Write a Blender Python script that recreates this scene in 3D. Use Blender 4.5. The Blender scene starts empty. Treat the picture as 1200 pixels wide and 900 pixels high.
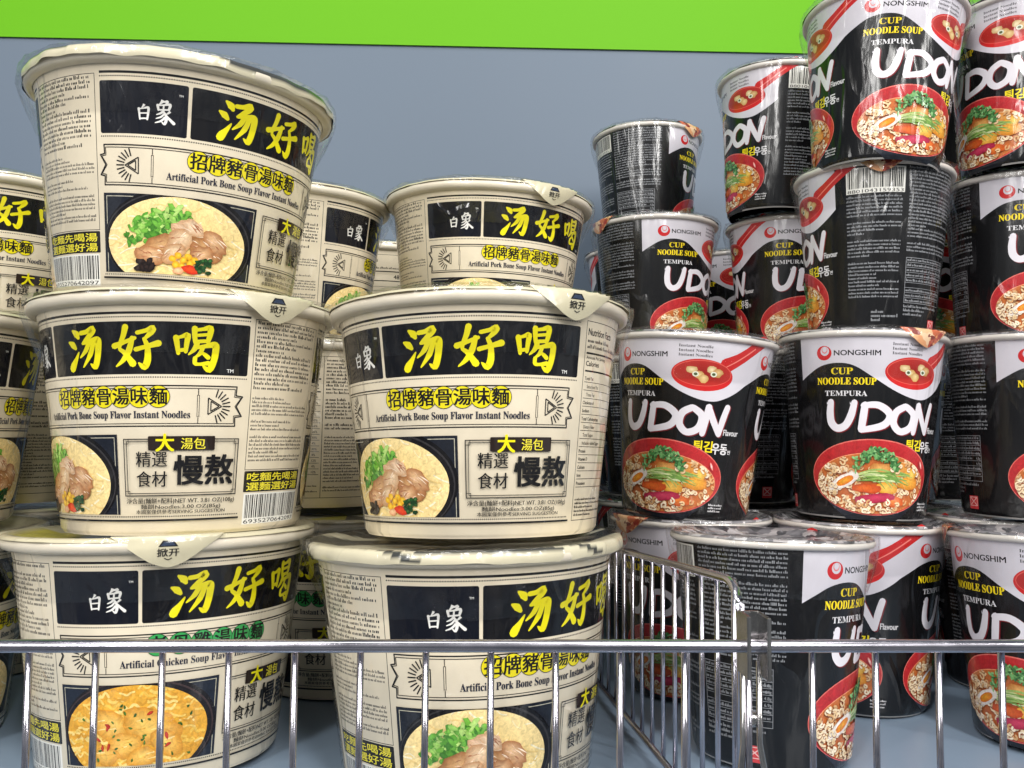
import bpy, bmesh, math, random
from mathutils import Matrix, Vector

sc = bpy.context.scene
COL = sc.collection
RAD = math.radians

# ------------------------------------------------------------------ camera
def rot(ax, a):
    return Matrix.Rotation(a, 3, ax)
cam_d = bpy.data.cameras.new("camera")
cam = bpy.data.objects.new("camera", cam_d)
COL.objects.link(cam)
F_PX = 1025.8
cam_d.sensor_width = 36.0
cam_d.lens = F_PX / 1200.0 * 36.0
cam_d.clip_start = 0.01
cam_d.clip_end = 60.0
cam_d.shift_y = -0.002
_M = rot('Z', RAD(-1.75)) @ rot('X', RAD(3.44)) @ rot('Y', RAD(-0.42))
_r, _f, _u = _M.col[0], _M.col[1], _M.col[2]
EYE = Vector((0, 0, 0.1514))
m4 = Matrix(((_r[0], _u[0], -_f[0], EYE[0]), (_r[1], _u[1], -_f[1], EYE[1]),
             (_r[2], _u[2], -_f[2], EYE[2]), (0, 0, 0, 1)))
cam.matrix_world = m4
sc.camera = cam

# ------------------------------------------------------------------ world, lamps, exposure
sc.view_settings.view_transform = 'Standard'
sc.view_settings.look = 'None'
sc.view_settings.exposure = 0.0
sc.view_settings.gamma = 1.0
wd = bpy.data.worlds.new("World"); sc.world = wd
wd.use_nodes = True
_nt = wd.node_tree                                   # the shop around: bright aisles and dark goods, mirrored in film and chrome
_tc = _nt.nodes.new('ShaderNodeTexCoord'); _mp = _nt.nodes.new('ShaderNodeMapping'); _mp.inputs['Scale'].default_value = (1.6, 1.6, 3.2)
_no = _nt.nodes.new('ShaderNodeTexNoise'); _no.inputs['Scale'].default_value = 2.6; _no.inputs['Detail'].default_value = 3
_cr = _nt.nodes.new('ShaderNodeValToRGB')
_nt.links.new(_tc.outputs['Generated'], _mp.inputs[0]); _nt.links.new(_mp.outputs[0], _no.inputs['Vector']); _nt.links.new(_no.outputs['Fac'], _cr.inputs[0])
_cr.color_ramp.elements[0].position = .36; _cr.color_ramp.elements[0].color = (.10, .13, .20, 1)
_cr.color_ramp.elements[1].position = .66; _cr.color_ramp.elements[1].color = (2.1, 2.2, 2.3, 1)
for _p, _c in ((.45, (.34, .46, .62, 1)), (.53, (.86, .84, .80, 1))):
    _cr.color_ramp.elements.new(_p).color = _c
_nt.links.new(_cr.outputs[0], _nt.nodes['Background'].inputs[0])
_nt.nodes['Background'].inputs[1].default_value = 0.25

def area(name, loc, target, sx, sy, power, col=(1, 0.98, 0.95)):
    l = bpy.data.lights.new(name, 'AREA'); l.shape = 'RECTANGLE'
    l.size = sx; l.size_y = sy; l.energy = power; l.color = col
    o = bpy.data.objects.new(name, l); COL.objects.link(o)
    o.location = loc
    o.rotation_euler = (Vector(target) - Vector(loc)).to_track_quat('-Z', 'Y').to_euler()
    return o
# rows of ceiling tubes over the aisle
area("ceiling_tube", (-0.80, -1.25, 1.25), (-0.1, 0.45, 0.12), 0.2, 1.5, 25)
area("ceiling_tube", (0.55, -1.05, 1.35), (0.1, 0.45, 0.12), 0.2, 1.5, 33)
area("ceiling_tube", (-1.9, -1.5, 1.3), (-0.1, 0.5, 0.12), 0.2, 1.5, 15)
area("ceiling_tube", (1.9, -1.3, 1.3), (0.1, 0.5, 0.12), 0.2, 1.5, 26)
area("ceiling_tube", (0.0, -0.1, 1.9), (0.0, 0.55, 0.2), 1.8, 0.2, 9)

# ------------------------------------------------------------------ materials
def lin(c):
    def f(v):
        v /= 255.0
        return v / 12.92 if v <= 0.04045 else ((v + 0.055) / 1.055) ** 2.4
    return (f(c[0]), f(c[1]), f(c[2]), c[3] if len(c) > 3 else 1.0)

def mat(name):
    m = bpy.data.materials.new(name); m.use_nodes = True
    nt = m.node_tree
    return m, nt, nt.nodes['Principled BSDF']

def N(nt, t, **kw):
    n = nt.nodes.new(t)
    for k, v in kw.items(): setattr(n, k, v)
    return n

def wrinkle(nt, stretch, scale, strength, dist=0.001):
    """crinkled clear film: a bump for the coat only"""
    tc = N(nt, 'ShaderNodeTexCoord'); mp = N(nt, 'ShaderNodeMapping')
    mp.inputs['Scale'].default_value = stretch
    nt.links.new(tc.outputs['Object'], mp.inputs[0])
    oi = N(nt, 'ShaderNodeObjectInfo')
    ad = N(nt, 'ShaderNodeVectorMath', operation='ADD')
    mu = N(nt, 'ShaderNodeVectorMath', operation='SCALE'); mu.inputs['Scale'].default_value = 3.0
    nt.links.new(oi.outputs['Location'], mu.inputs[0])
    nt.links.new(mp.outputs[0], ad.inputs[0]); nt.links.new(mu.outputs[0], ad.inputs[1])
    no = N(nt, 'ShaderNodeTexNoise'); no.inputs['Scale'].default_value = scale
    no.inputs['Detail'].default_value = 3.0; no.inputs['Distortion'].default_value = 0.6
    nt.links.new(ad.outputs[0], no.inputs['Vector'])
    nc = N(nt, 'ShaderNodeTexNoise'); nc.inputs['Scale'].default_value = scale * .35; nc.inputs['Detail'].default_value = 2; nc.inputs['Distortion'].default_value = .4
    nt.links.new(ad.outputs[0], nc.inputs['Vector'])
    a1 = N(nt, 'ShaderNodeMath', operation='SUBTRACT'); a1.inputs[1].default_value = .5; nt.links.new(nc.outputs['Fac'], a1.inputs[0])
    a2 = N(nt, 'ShaderNodeMath', operation='ABSOLUTE'); nt.links.new(a1.outputs[0], a2.inputs[0])
    a3 = N(nt, 'ShaderNodeMapRange'); a3.inputs[1].default_value = 0; a3.inputs[2].default_value = .035; a3.inputs[3].default_value = .9; a3.inputs[4].default_value = 0
    nt.links.new(a2.outputs[0], a3.inputs[0])
    a4 = N(nt, 'ShaderNodeMath', operation='ADD'); nt.links.new(a3.outputs[0], a4.inputs[0]); nt.links.new(no.outputs['Fac'], a4.inputs[1])
    bp = N(nt, 'ShaderNodeBump'); bp.inputs['Strength'].default_value = strength
    bp.inputs['Distance'].default_value = dist
    nt.links.new(a4.outputs[0], bp.inputs['Height'])
    return bp, ad

def print_mat(name, stretch, scale, strength, paper, rough=0.10):
    m, nt, p = mat(name)
    at = N(nt, 'ShaderNodeAttribute', attribute_name='Col')
    bp, vec = wrinkle(nt, stretch, scale, strength)
    no = N(nt, 'ShaderNodeTexNoise'); no.inputs['Scale'].default_value = 70; no.inputs['Detail'].default_value = 4
    tc = N(nt, 'ShaderNodeTexCoord'); nt.links.new(tc.outputs['Object'], no.inputs['Vector'])
    mr = N(nt, 'ShaderNodeMapRange'); mr.inputs[1].default_value = 0.3; mr.inputs[2].default_value = 0.7
    mr.inputs[3].default_value = 1 - paper; mr.inputs[4].default_value = 1.0
    nt.links.new(no.outputs['Fac'], mr.inputs[0])
    mx = N(nt, 'ShaderNodeMix', data_type='RGBA', blend_type='MULTIPLY'); mx.inputs[0].default_value = 1
    nt.links.new(at.outputs['Color'], mx.inputs[6]); nt.links.new(mr.outputs[0], mx.inputs[7])
    # printed photographs of food: fine grain of light and dark (flagged by alpha 0)
    n2 = N(nt, 'ShaderNodeTexNoise'); n2.inputs['Scale'].default_value = 420; n2.inputs['Detail'].default_value = 5; n2.inputs['Roughness'].default_value = .65; n2.inputs['Distortion'].default_value = 1.2
    nt.links.new(tc.outputs['Object'], n2.inputs['Vector'])
    m2 = N(nt, 'ShaderNodeMapRange'); m2.inputs[1].default_value = .32; m2.inputs[2].default_value = .68; m2.inputs[3].default_value = .76; m2.inputs[4].default_value = 1.24
    nt.links.new(n2.outputs['Fac'], m2.inputs[0])
    iv = N(nt, 'ShaderNodeMath', operation='SUBTRACT'); iv.inputs[0].default_value = 1.0; nt.links.new(at.outputs['Alpha'], iv.inputs[1])
    mf = N(nt, 'ShaderNodeMix', data_type='RGBA', blend_type='MULTIPLY'); nt.links.new(iv.outputs[0], mf.inputs[0])
    nt.links.new(mx.outputs[2], mf.inputs[6]); nt.links.new(m2.outputs[0], mf.inputs[7])
    nt.links.new(mf.outputs[2], p.inputs['Base Color'])
    p.inputs['Roughness'].default_value = 0.5; p.inputs['Specular IOR Level'].default_value = 0.1
    p.inputs['Coat Weight'].default_value = 1.0
    p.inputs['Coat Roughness'].default_value = rough
    nt.links.new(bp.outputs[0], p.inputs['Coat Normal'])
    return m

M_BOWL = print_mat('printed_paper_under_film', (1, 1, 0.4), 75, 0.55, 0.12, .09)
M_CUP = print_mat('printed_black_paper_under_film', (1, 1, 0.3), 85, 0.5, 0.06, 0.17)

def simple(name, col, rough=0.5, metal=0.0, coat=0.0, noise=0.0, nscale=40):
    m, nt, p = mat(name)
    p.inputs['Base Color'].default_value = lin(col)
    p.inputs['Roughness'].default_value = rough; p.inputs['Metallic'].default_value = metal
    p.inputs['Coat Weight'].default_value = coat
    p.inputs['Coat Roughness'].default_value = 0.08
    if noise:
        no = N(nt, 'ShaderNodeTexNoise'); no.inputs['Scale'].default_value = nscale; no.inputs['Detail'].default_value = 5
        tc = N(nt, 'ShaderNodeTexCoord'); nt.links.new(tc.outputs['Object'], no.inputs['Vector'])
        mr = N(nt, 'ShaderNodeMapRange'); mr.inputs[1].default_value = 0.3; mr.inputs[2].default_value = 0.7
        mr.inputs[3].default_value = 1 - noise; mr.inputs[4].default_value = 1 + noise * 0.4
        nt.links.new(no.outputs['Fac'], mr.inputs[0])
        mx = N(nt, 'ShaderNodeMix', data_type='RGBA', blend_type='MULTIPLY'); mx.inputs[0].default_value = 1
        mx.inputs[6].default_value = lin(col); nt.links.new(mr.outputs[0], mx.inputs[7])
        nt.links.new(mx.outputs[2], p.inputs['Base Color'])
        mr2 = N(nt, 'ShaderNodeMapRange'); mr2.inputs[3].default_value = max(rough - 0.12, 0.02); mr2.inputs[4].default_value = rough + 0.1
        nt.links.new(no.outputs['Fac'], mr2.inputs[0]); nt.links.new(mr2.outputs[0], p.inputs['Roughness'])
    return m

M_RIM = simple('cream_paper_rim', (226, 216, 196), 0.45, coat=0.6, noise=0.05)
M_CRIM = simple('white_paper_rim', (214, 208, 200), 0.45, coat=0.6, noise=0.05)
M_WALL = simple('grey_blue_panel', (90, 105, 122), 0.5, noise=0.06, nscale=3)
M_GREEN = simple('lime_green_board', (98, 170, 6), 0.55)
M_GREEN.node_tree.nodes['Principled BSDF'].inputs['Specular IOR Level'].default_value = 0.2
M_SHELF = simple('grey_blue_shelf_steel', (128, 146, 166), 0.35, noise=0.08, nscale=9)
M_CHROME = simple('chrome_wire', (196, 193, 202), 0.2, metal=1.0, noise=0.14, nscale=60)
M_STEEL = simple('plated_steel_clip', (190, 188, 186), 0.22, metal=1.0, noise=0.2, nscale=120)

def film_mat():
    m = bpy.data.materials.new('clear_shrink_film'); m.use_nodes = True
    nt = m.node_tree; nt.nodes.clear()
    out = N(nt, 'ShaderNodeOutputMaterial'); mix = N(nt, 'ShaderNodeMixShader')
    tr = N(nt, 'ShaderNodeBsdfTransparent'); gl = N(nt, 'ShaderNodeBsdfGlossy'); gl.inputs['Roughness'].default_value = 0.13
    lw = N(nt, 'ShaderNodeLayerWeight'); lw.inputs['Blend'].default_value = 0.25
    bp, _ = wrinkle(nt, (1, 1, 0.3), 110, 0.32)
    mr = N(nt, 'ShaderNodeMapRange'); mr.inputs[3].default_value = 0.03; mr.inputs[4].default_value = 0.30
    nt.links.new(lw.outputs['Fresnel'], mr.inputs[0])
    nt.links.new(bp.outputs[0], gl.inputs['Normal'])
    nt.links.new(mr.outputs[0], mix.inputs[0])
    nt.links.new(tr.outputs[0], mix.inputs[1]); nt.links.new(gl.outputs[0], mix.inputs[2])
    nt.links.new(mix.outputs[0], out.inputs[0])
    return m
M_FILM = film_mat()

# ------------------------------------------------------------------ flat print artwork, later wrapped round a cup
class Art:
    EPS = 0.0016                                    # mm between printed layers
    def __init__(s): s.f = []; s.k = 0; s.clip = None; s.photo = False
    def nxt(s): s.k += 1
    def poly(s, pts, col, keep=False):
        if not keep: s.nxt()
        cols = col if isinstance(col, list) else [col] * len(pts)
        cols = [(c[0], c[1], c[2], 0.0 if s.photo else 1.0) for c in cols]
        if s.clip:
            for cp in s.clip:
                pts, cols = clip_convex(pts, cols, cp)
                if len(pts) < 3: return
        s.f.append((pts, cols, s.k * s.EPS))
    def rect(s, x0, y0, x1, y1, col, keep=False): s.poly([(x0, y0), (x1, y0), (x1, y1), (x0, y1)], col, keep)
    def frame(s, x0, y0, x1, y1, w, col):
        s.nxt()
        s.rect(x0, y0, x1, y0 + w, col, True); s.rect(x0, y1 - w, x1, y1, col, True)
        s.rect(x0, y0 + w, x0 + w, y1 - w, col, True); s.rect(x1 - w, y0 + w, x1, y1 - w, col, True)
    def rrect(s, x0, y0, x1, y1, r, col):
        pts = []
        for cx, cy, a0 in ((x1 - r, y0 + r, -90), (x1 - r, y1 - r, 0), (x0 + r, y1 - r, 90), (x0 + r, y0 + r, 180)):
            for i in range(5):
                a = RAD(a0 + i * 22.5); pts.append((cx + r * math.cos(a), cy + r * math.sin(a)))
        s.poly(pts, col)
    def ell(s, cx, cy, rx, ry, col, n=40, rotd=0.0, edge=None, keep=False):
        """fan ellipse, optional edge colour gives a blend"""
        if not keep: s.nxt()
        c, sn = math.cos(RAD(rotd)), math.sin(RAD(rotd))
        P = []
        for i in range(n):
            a = 2 * math.pi * i / n; x, y = rx * math.cos(a), ry * math.sin(a)
            P.append((cx + x * c - y * sn, cy + x * sn + y * c))
        if edge is None: s.poly(P, col, True)
        else:
            for i in range(n): s.poly([(cx, cy), P[i], P[(i + 1) % n]], [col, edge, edge], True)
    def blob(s, cx, cy, rx, ry, col, edge, rnd, n=14, rough=0.2, rotd=0.0):
        s.nxt(); c, sn = math.cos(RAD(rotd)), math.sin(RAD(rotd)); P = []
        for i in range(n):
            a = 2 * math.pi * i / n; k = 1 + rnd.uniform(-rough, rough)
            x, y = rx * k * math.cos(a), ry * k * math.sin(a)
            P.append((cx + x * c - y * sn, cy + x * sn + y * c))
        hx, hy = cx + rnd.uniform(-.25, .25) * rx, cy + rnd.uniform(0, .35) * ry
        for i in range(n): s.poly([(hx, hy), P[i], P[(i + 1) % n]], [col, edge, edge], True)
    def stroke(s, pts, w, col, smooth=3, keep=False):
        """brush stroke: w is a width or a list of widths, round joins"""
        if not keep: s.nxt()
        if not isinstance(w, (list, tuple)): w = [w] * len(pts)
        P = []
        n = len(pts)
        for i in range(n - 1):
            p0, p1, p2, p3 = pts[max(i - 1, 0)], pts[i], pts[i + 1], pts[min(i + 2, n - 1)]
            for j in range(smooth):
                t = j / smooth
                q = [0.5 * (2 * b + (c - a) * t + (2 * a - 5 * b + 4 * c - d) * t * t + (-a + 3 * b - 3 * c + d) * t ** 3)
                     for a, b, c, d in zip(p0, p1, p2, p3)]
                P.append((q[0], q[1], w[i] + (w[i + 1] - w[i]) * t))
        P.append((pts[-1][0], pts[-1][1], w[-1]))
        L = []
        for i, (x, y, ww) in enumerate(P):
            a, b = P[max(i - 1, 0)], P[min(i + 1, len(P) - 1)]
            dx, dy = b[0] - a[0], b[1] - a[1]; d = math.hypot(dx, dy) or 1
            nx, ny = -dy / d * ww / 2, dx / d * ww / 2
            L.append(((x + nx, y + ny), (x - nx, y - ny)))
        k0 = s.k
        for i in range(len(L) - 1):
            s.k = k0 + (.25 if i % 2 else 0)                       # neighbours overlap at bends: never on one plane
            s.poly([L[i][0], L[i][1], L[i + 1][1]], col, True); s.poly([L[i][0], L[i + 1][1], L[i + 1][0]], col, True)
        if ww > .45:
            for q, (x, y, ww) in enumerate((P[0], P[-1])):
                s.k = k0 + .5 + .2 * q
                s.poly([(x + ww / 2 * math.cos(k * .7854), y + ww / 2 * math.sin(k * .7854)) for k in range(8)], col, True)
        s.k = k0
    def text(s, body, x, y, size, col, bold=0.0, sx=1.0, align='L', width=None, shear=0.0):
        """size = cap height in mm; width fixes the set width"""
        V, FC = text_mesh(body, 0)
        if not V: return
        x0 = min(v[0] for v in V); x1 = max(v[0] for v in V)
        k = size / 0.70
        kx = k * sx if width is None else width / (x1 - x0)
        wd_ = (x1 - x0) * kx
        ox = x - x0 * kx - (wd_ / 2 if align == 'C' else wd_ if align == 'R' else 0)
        d = bold * k
        for dx, dy in (((0, 0),) if bold <= 0 else ((-d, 0), (d, 0)) if bold < .018 else ((-d, -d * .6), (d, -d * .6), (-d, d * .6), (d, d * .6))):
            s.nxt()                                                # heavier weight: offset copies, each on its own layer
            for f in FC:
                s.poly([(ox + V[i][0] * kx + dx, y + V[i][1] * k + dy) for i in f], col, True)
    def greek(s, x0, y0, x1, lines, dy, h, col, rnd, fill=0.85, cw=0.55):
        """rows of fine print too small to read: little broken ticks"""
        s.nxt()
        for i in range(lines):
            y = y0 - i * dy
            if rnd.random() < 0.06: continue
            xe = x0 + (x1 - x0) * (1 if rnd.random() < 0.7 else rnd.uniform(.3, .9))
            x = x0
            while x < xe - cw:
                wl = rnd.randint(2, 8)
                for _ in range(wl):
                    if x > xe - cw: break
                    hh = h * rnd.choice((.55, .62, .62, .62, 1))
                    s.rect(x, y, x + cw * rnd.uniform(.5, .8), y + hh, col, True)
                    x += cw
                x += cw * 0.7
    def add(s, other, dx, dy=0):
        base = s.k * s.EPS
        for pts, cols, z in other.f:
            s.f.append(([(p[0] + dx, p[1] + dy) for p in pts], cols, base + z))
        s.top = max(getattr(s, 'top', 0), s.k + other.k)

def clip_convex(pts, cols, cp):
    """Sutherland-Hodgman against a counter-clockwise convex polygon"""
    n = len(cp)
    for i in range(n):
        ax, ay = cp[i]; bx, by = cp[(i + 1) % n]
        ins = [(bx - ax) * (p[1] - ay) - (by - ay) * (p[0] - ax) for p in pts]
        if all(v >= 0 for v in ins): continue
        op, oc = [], []
        for j in range(len(pts)):
            k = (j + 1) % len(pts)
            if ins[j] >= 0: op.append(pts[j]); oc.append(cols[j])
            if (ins[j] >= 0) != (ins[k] >= 0):
                t = ins[j] / (ins[j] - ins[k])
                op.append((pts[j][0] + t * (pts[k][0] - pts[j][0]), pts[j][1] + t * (pts[k][1] - pts[j][1])))
                oc.append(tuple(cols[j][m] + t * (cols[k][m] - cols[j][m]) for m in range(4)))
        pts, cols = op, oc
        if len(pts) < 3: return [], []
    return pts, cols

def ellpts(cx, cy, rx, ry, n=40):
    return [(cx + rx * math.cos(2 * math.pi * i / n), cy + ry * math.sin(2 * math.pi * i / n)) for i in range(n)]

_tc = {}
def text_mesh(body, bold):
    key = (body, bold)
    if key not in _tc:
        c = bpy.data.curves.new('lettering', 'FONT'); c.body = body; c.size = 1; c.offset = bold
        c.resolution_u = 3
        o = bpy.data.objects.new('lettering', c); COL.objects.link(o)
        bpy.context.view_layer.update()
        me = o.evaluated_get(bpy.context.evaluated_depsgraph_get()).to_mesh()
        _tc[key] = ([(v.co.x, v.co.y) for v in me.vertices], [tuple(p.vertices) for p in me.polygons])
        bpy.data.objects.remove(o); bpy.data.curves.remove(c)
    return _tc[key]

def serif(sx):
    """mathematical bold letters: the serif face of the built-in font"""
    out = ''
    for ch in sx:
        if 'A' <= ch <= 'Z': out += chr(0x1D400 + ord(ch) - 65)
        elif 'a' <= ch <= 'z': out += chr(0x1D41A + ord(ch) - 97)
        elif '0' <= ch <= '9': out += chr(0x1D7CE + ord(ch) - 48)
        else: out += ch
    return out

STEP = 2.5
def wrap(art, k, H, prof, background, extra=None):
    """flat art (mm) -> mesh on the cone; prof(t) gives radius (m) for height fraction t"""
    bm = bmesh.new()
    cl = bm.loops.layers.float_color.new('Col')
    W = 360 * k
    allf = [([(0, 0), (W, 0), (W, H), (0, H)], [background] * 4, 0.0)] + art.f
    for pts, cols, z in allf:
        # fold over the seam
        for sh in (0, W, -W):
            if sh and not any(0 < p[0] + sh < W for p in pts): continue
            if not sh and not any(-1e-6 <= p[0] <= W + 1e-6 for p in pts): continue
            vs = [bm.verts.new((p[0] + sh, p[1], z)) for p in pts]
            try: f = bm.faces.new(vs)
            except ValueError: continue
            for l, c in zip(f.loops, cols): l[cl] = lin(c)
    st = STEP * k
    n = int(round(360 / STEP))
    for i in range(0, n + 1):
        x = i * st
        bmesh.ops.bisect_plane(bm, geom=bm.verts[:] + bm.edges[:] + bm.faces[:], dist=1e-7,
                               plane_co=(x, 0, 0), plane_no=(1, 0, 0), clear_outer=(i == n), clear_inner=(i == 0))
    hs = [h for h in (extra or [])]
    for h in hs:
        bmesh.ops.bisect_plane(bm, geom=bm.verts[:] + bm.edges[:] + bm.faces[:], dist=1e-7,
                               plane_co=(0, h * H, 0), plane_no=(0, 1, 0))
    nrm = {}
    for v in bm.verts:
        phi = v.co.x / k; i = min(int(phi / STEP + 1e-5), n - 1); t = (phi - i * STEP) / STEP
        a0, a1 = RAD(i * STEP), RAD((i + 1) * STEP)
        r = prof(v.co.y / H) + v.co.z * 0.001
        x = r * ((1 - t) * math.sin(a0) + t * math.sin(a1)); y = -r * ((1 - t) * math.cos(a0) + t * math.cos(a1))
        sl = (prof(v.co.y / H + .01) - prof(v.co.y / H - .01)) / (.02 * H * .001)
        a = RAD(phi)
        nv = Vector((math.sin(a), -math.cos(a), -sl)).normalized()
        v.co = (x, y, v.co.y * 0.001)
        nrm[v] = nv
    bm.verts.index_update(); bm.faces.ensure_lookup_table()
    for f in bm.faces:
        f.smooth = True
        f.normal_update()
        c = f.calc_center_median()
        if f.normal.x * c.x + f.normal.y * c.y < 0: f.normal_flip()
    nl = [None] * len(bm.verts)
    for v, q in nrm.items(): nl[v.index] = q
    me = bpy.data.meshes.new('printed_wall')
    bm.to_mesh(me); bm.free()
    me.normals_split_custom_set_from_vertices(nl)
    return me

# ------------------------------------------------------------------ brush lettering (hand drawn strokes on a 100 grid)
B_TANG = [([(17, 92), (28, 84), (33, 76)], [5, 15, 8]), ([(3, 66), (14, 60), (22, 52)], [5, 14, 8]),
          ([(8, 6), (13, 14), (22, 26), (32, 42)], [16, 15, 9, 3]),
          ([(42, 86), (58, 88), (76, 93), (70, 82), (48, 64)], [9, 9, 15, 12, 6]),
          ([(46, 62), (66, 66), (86, 69), (90, 62), (86, 30), (78, 8), (66, 14)], [6, 9, 13, 14, 13, 13, 3]),
          ([(64, 64), (54, 46), (36, 30)], [10, 10, 3]), ([(76, 62), (66, 36), (44, 8)], [10, 11, 3])]
B_HAO = [([(27, 95), (22, 76), (12, 48), (24, 36), (42, 12)], [12, 10, 7, 9, 14]),
         ([(42, 70), (34, 42), (20, 20), (3, 6)], [9, 12, 9, 3]), ([(0, 52), (22, 60), (48, 70)], [12, 8, 7]),
         ([(54, 82), (74, 87), (88, 92), (84, 82), (70, 68)], [8, 8, 13, 11, 5]),
         ([(69, 68), (76, 50), (76, 20), (68, 4), (56, 13)], [7, 10, 13, 13, 3]),
         ([(50, 44), (72, 50), (100, 58)], [9, 8, 13])]
B_HE = [([(6, 74), (9, 54), (11, 38)], [11, 9, 7]), ([(7, 73), (20, 77), (31, 80), (29, 60), (27, 42)], [5, 7, 11, 9, 7]),
        ([(10, 44), (26, 47)], [7, 7]),
        ([(46, 96), (46, 80), (48, 64)], [11, 9, 8]), ([(46, 92), (64, 95), (80, 98), (79, 80), (75, 66)], [6, 7, 12, 10, 8]),
        ([(49, 80), (74, 83)], [6, 6]), ([(49, 66), (75, 68)], [7, 7]),
        ([(52, 62), (46, 48), (34, 36)], [10, 9, 3]),
        ([(46, 51), (70, 56), (90, 60), (94, 52), (90, 22), (80, 2), (66, 10)], [6, 8, 13, 13, 12, 13, 3]),
        ([(64, 51), (58, 38), (46, 28)], [8, 8, 3]), ([(61, 42), (70, 36), (77, 30)], [4, 8, 9]),
        ([(48, 28), (48, 16), (58, 14), (78, 17)], [8, 8, 6, 9])]
B_BAI = [([(54, 98), (48, 88), (36, 76)], [13, 10, 3]), ([(18, 72), (22, 42), (26, 12)], [13, 9, 8]),
         ([(20, 71), (50, 75), (80, 80), (80, 50), (74, 12)], [6, 7, 14, 11, 9]), ([(26, 46), (72, 49)], [7, 7]), ([(27, 16), (74, 19)], [8, 8])]
B_XIANG = [([(46, 100), (40, 90), (28, 80)], [12, 9, 3]), ([(40, 91), (56, 94), (68, 96), (58, 80)], [5, 7, 10, 5]),
           ([(22, 78), (26, 58)], [10, 7]), ([(24, 77), (50, 80), (80, 84), (75, 62)], [5, 6, 11, 8]), ([(51, 80), (49, 60)], [6, 6]),
           ([(26, 59), (75, 62)], [6, 6]), ([(52, 58), (38, 46), (16, 38)], [9, 8, 3]),
           ([(46, 54), (60, 42), (64, 22), (56, 2), (42, 10)], [5, 9, 11, 10, 3]),
           ([(54, 44), (38, 30), (14, 22)], [7, 7, 3]), ([(58, 30), (40, 14), (10, 4)], [8, 8, 3]),
           ([(82, 56), (72, 48), (62, 42)], [9, 7, 3]), ([(62, 40), (76, 26), (100, 8)], [4, 9, 12])]
def brush(art, strokes, x, y, w, h, col, fat=1.0):
    art.nxt()
    for pts, ws in strokes:
        art.stroke([(x + px / 100 * w, y + py / 100 * h) for px, py in pts], [q * fat * (w + h) / 200 for q in ws], col, 4)

# ------------------------------------------------------------------ bowl artwork
IVORY = (236, 223, 197); INK = (24, 23, 24); YEL = (238, 226, 24); CREAM = (232, 226, 205)
KB, HB = 1.07, 103.7
def tri_fan_ornament(a, x, y, s, flip):
    """sun-ray triangle with a rolling pin, as on the ribbon ends"""
    d = -1 if flip else 1
    a.nxt()
    for r in (0.45, 0.75):
        P = [(x - d * r * s * .5, y + r * s * .62), (x - d * r * s * .5, y - r * s * .62), (x + d * r * s * .5, y)]
        for i in range(3): a.stroke([P[i], P[(i + 1) % 3]], .45, INK, 1)
    for i in range(11):
        an = RAD(-75 + i * 15); r0, r1 = s * .55, s * .95
        a.stroke([(x + d * (r0 * math.cos(an) - s * .1), y + r0 * math.sin(an)), (x + d * (r1 * math.cos(an) - s * .1), y + r1 * math.sin(an))], .55, INK, 1, keep=True)

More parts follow.
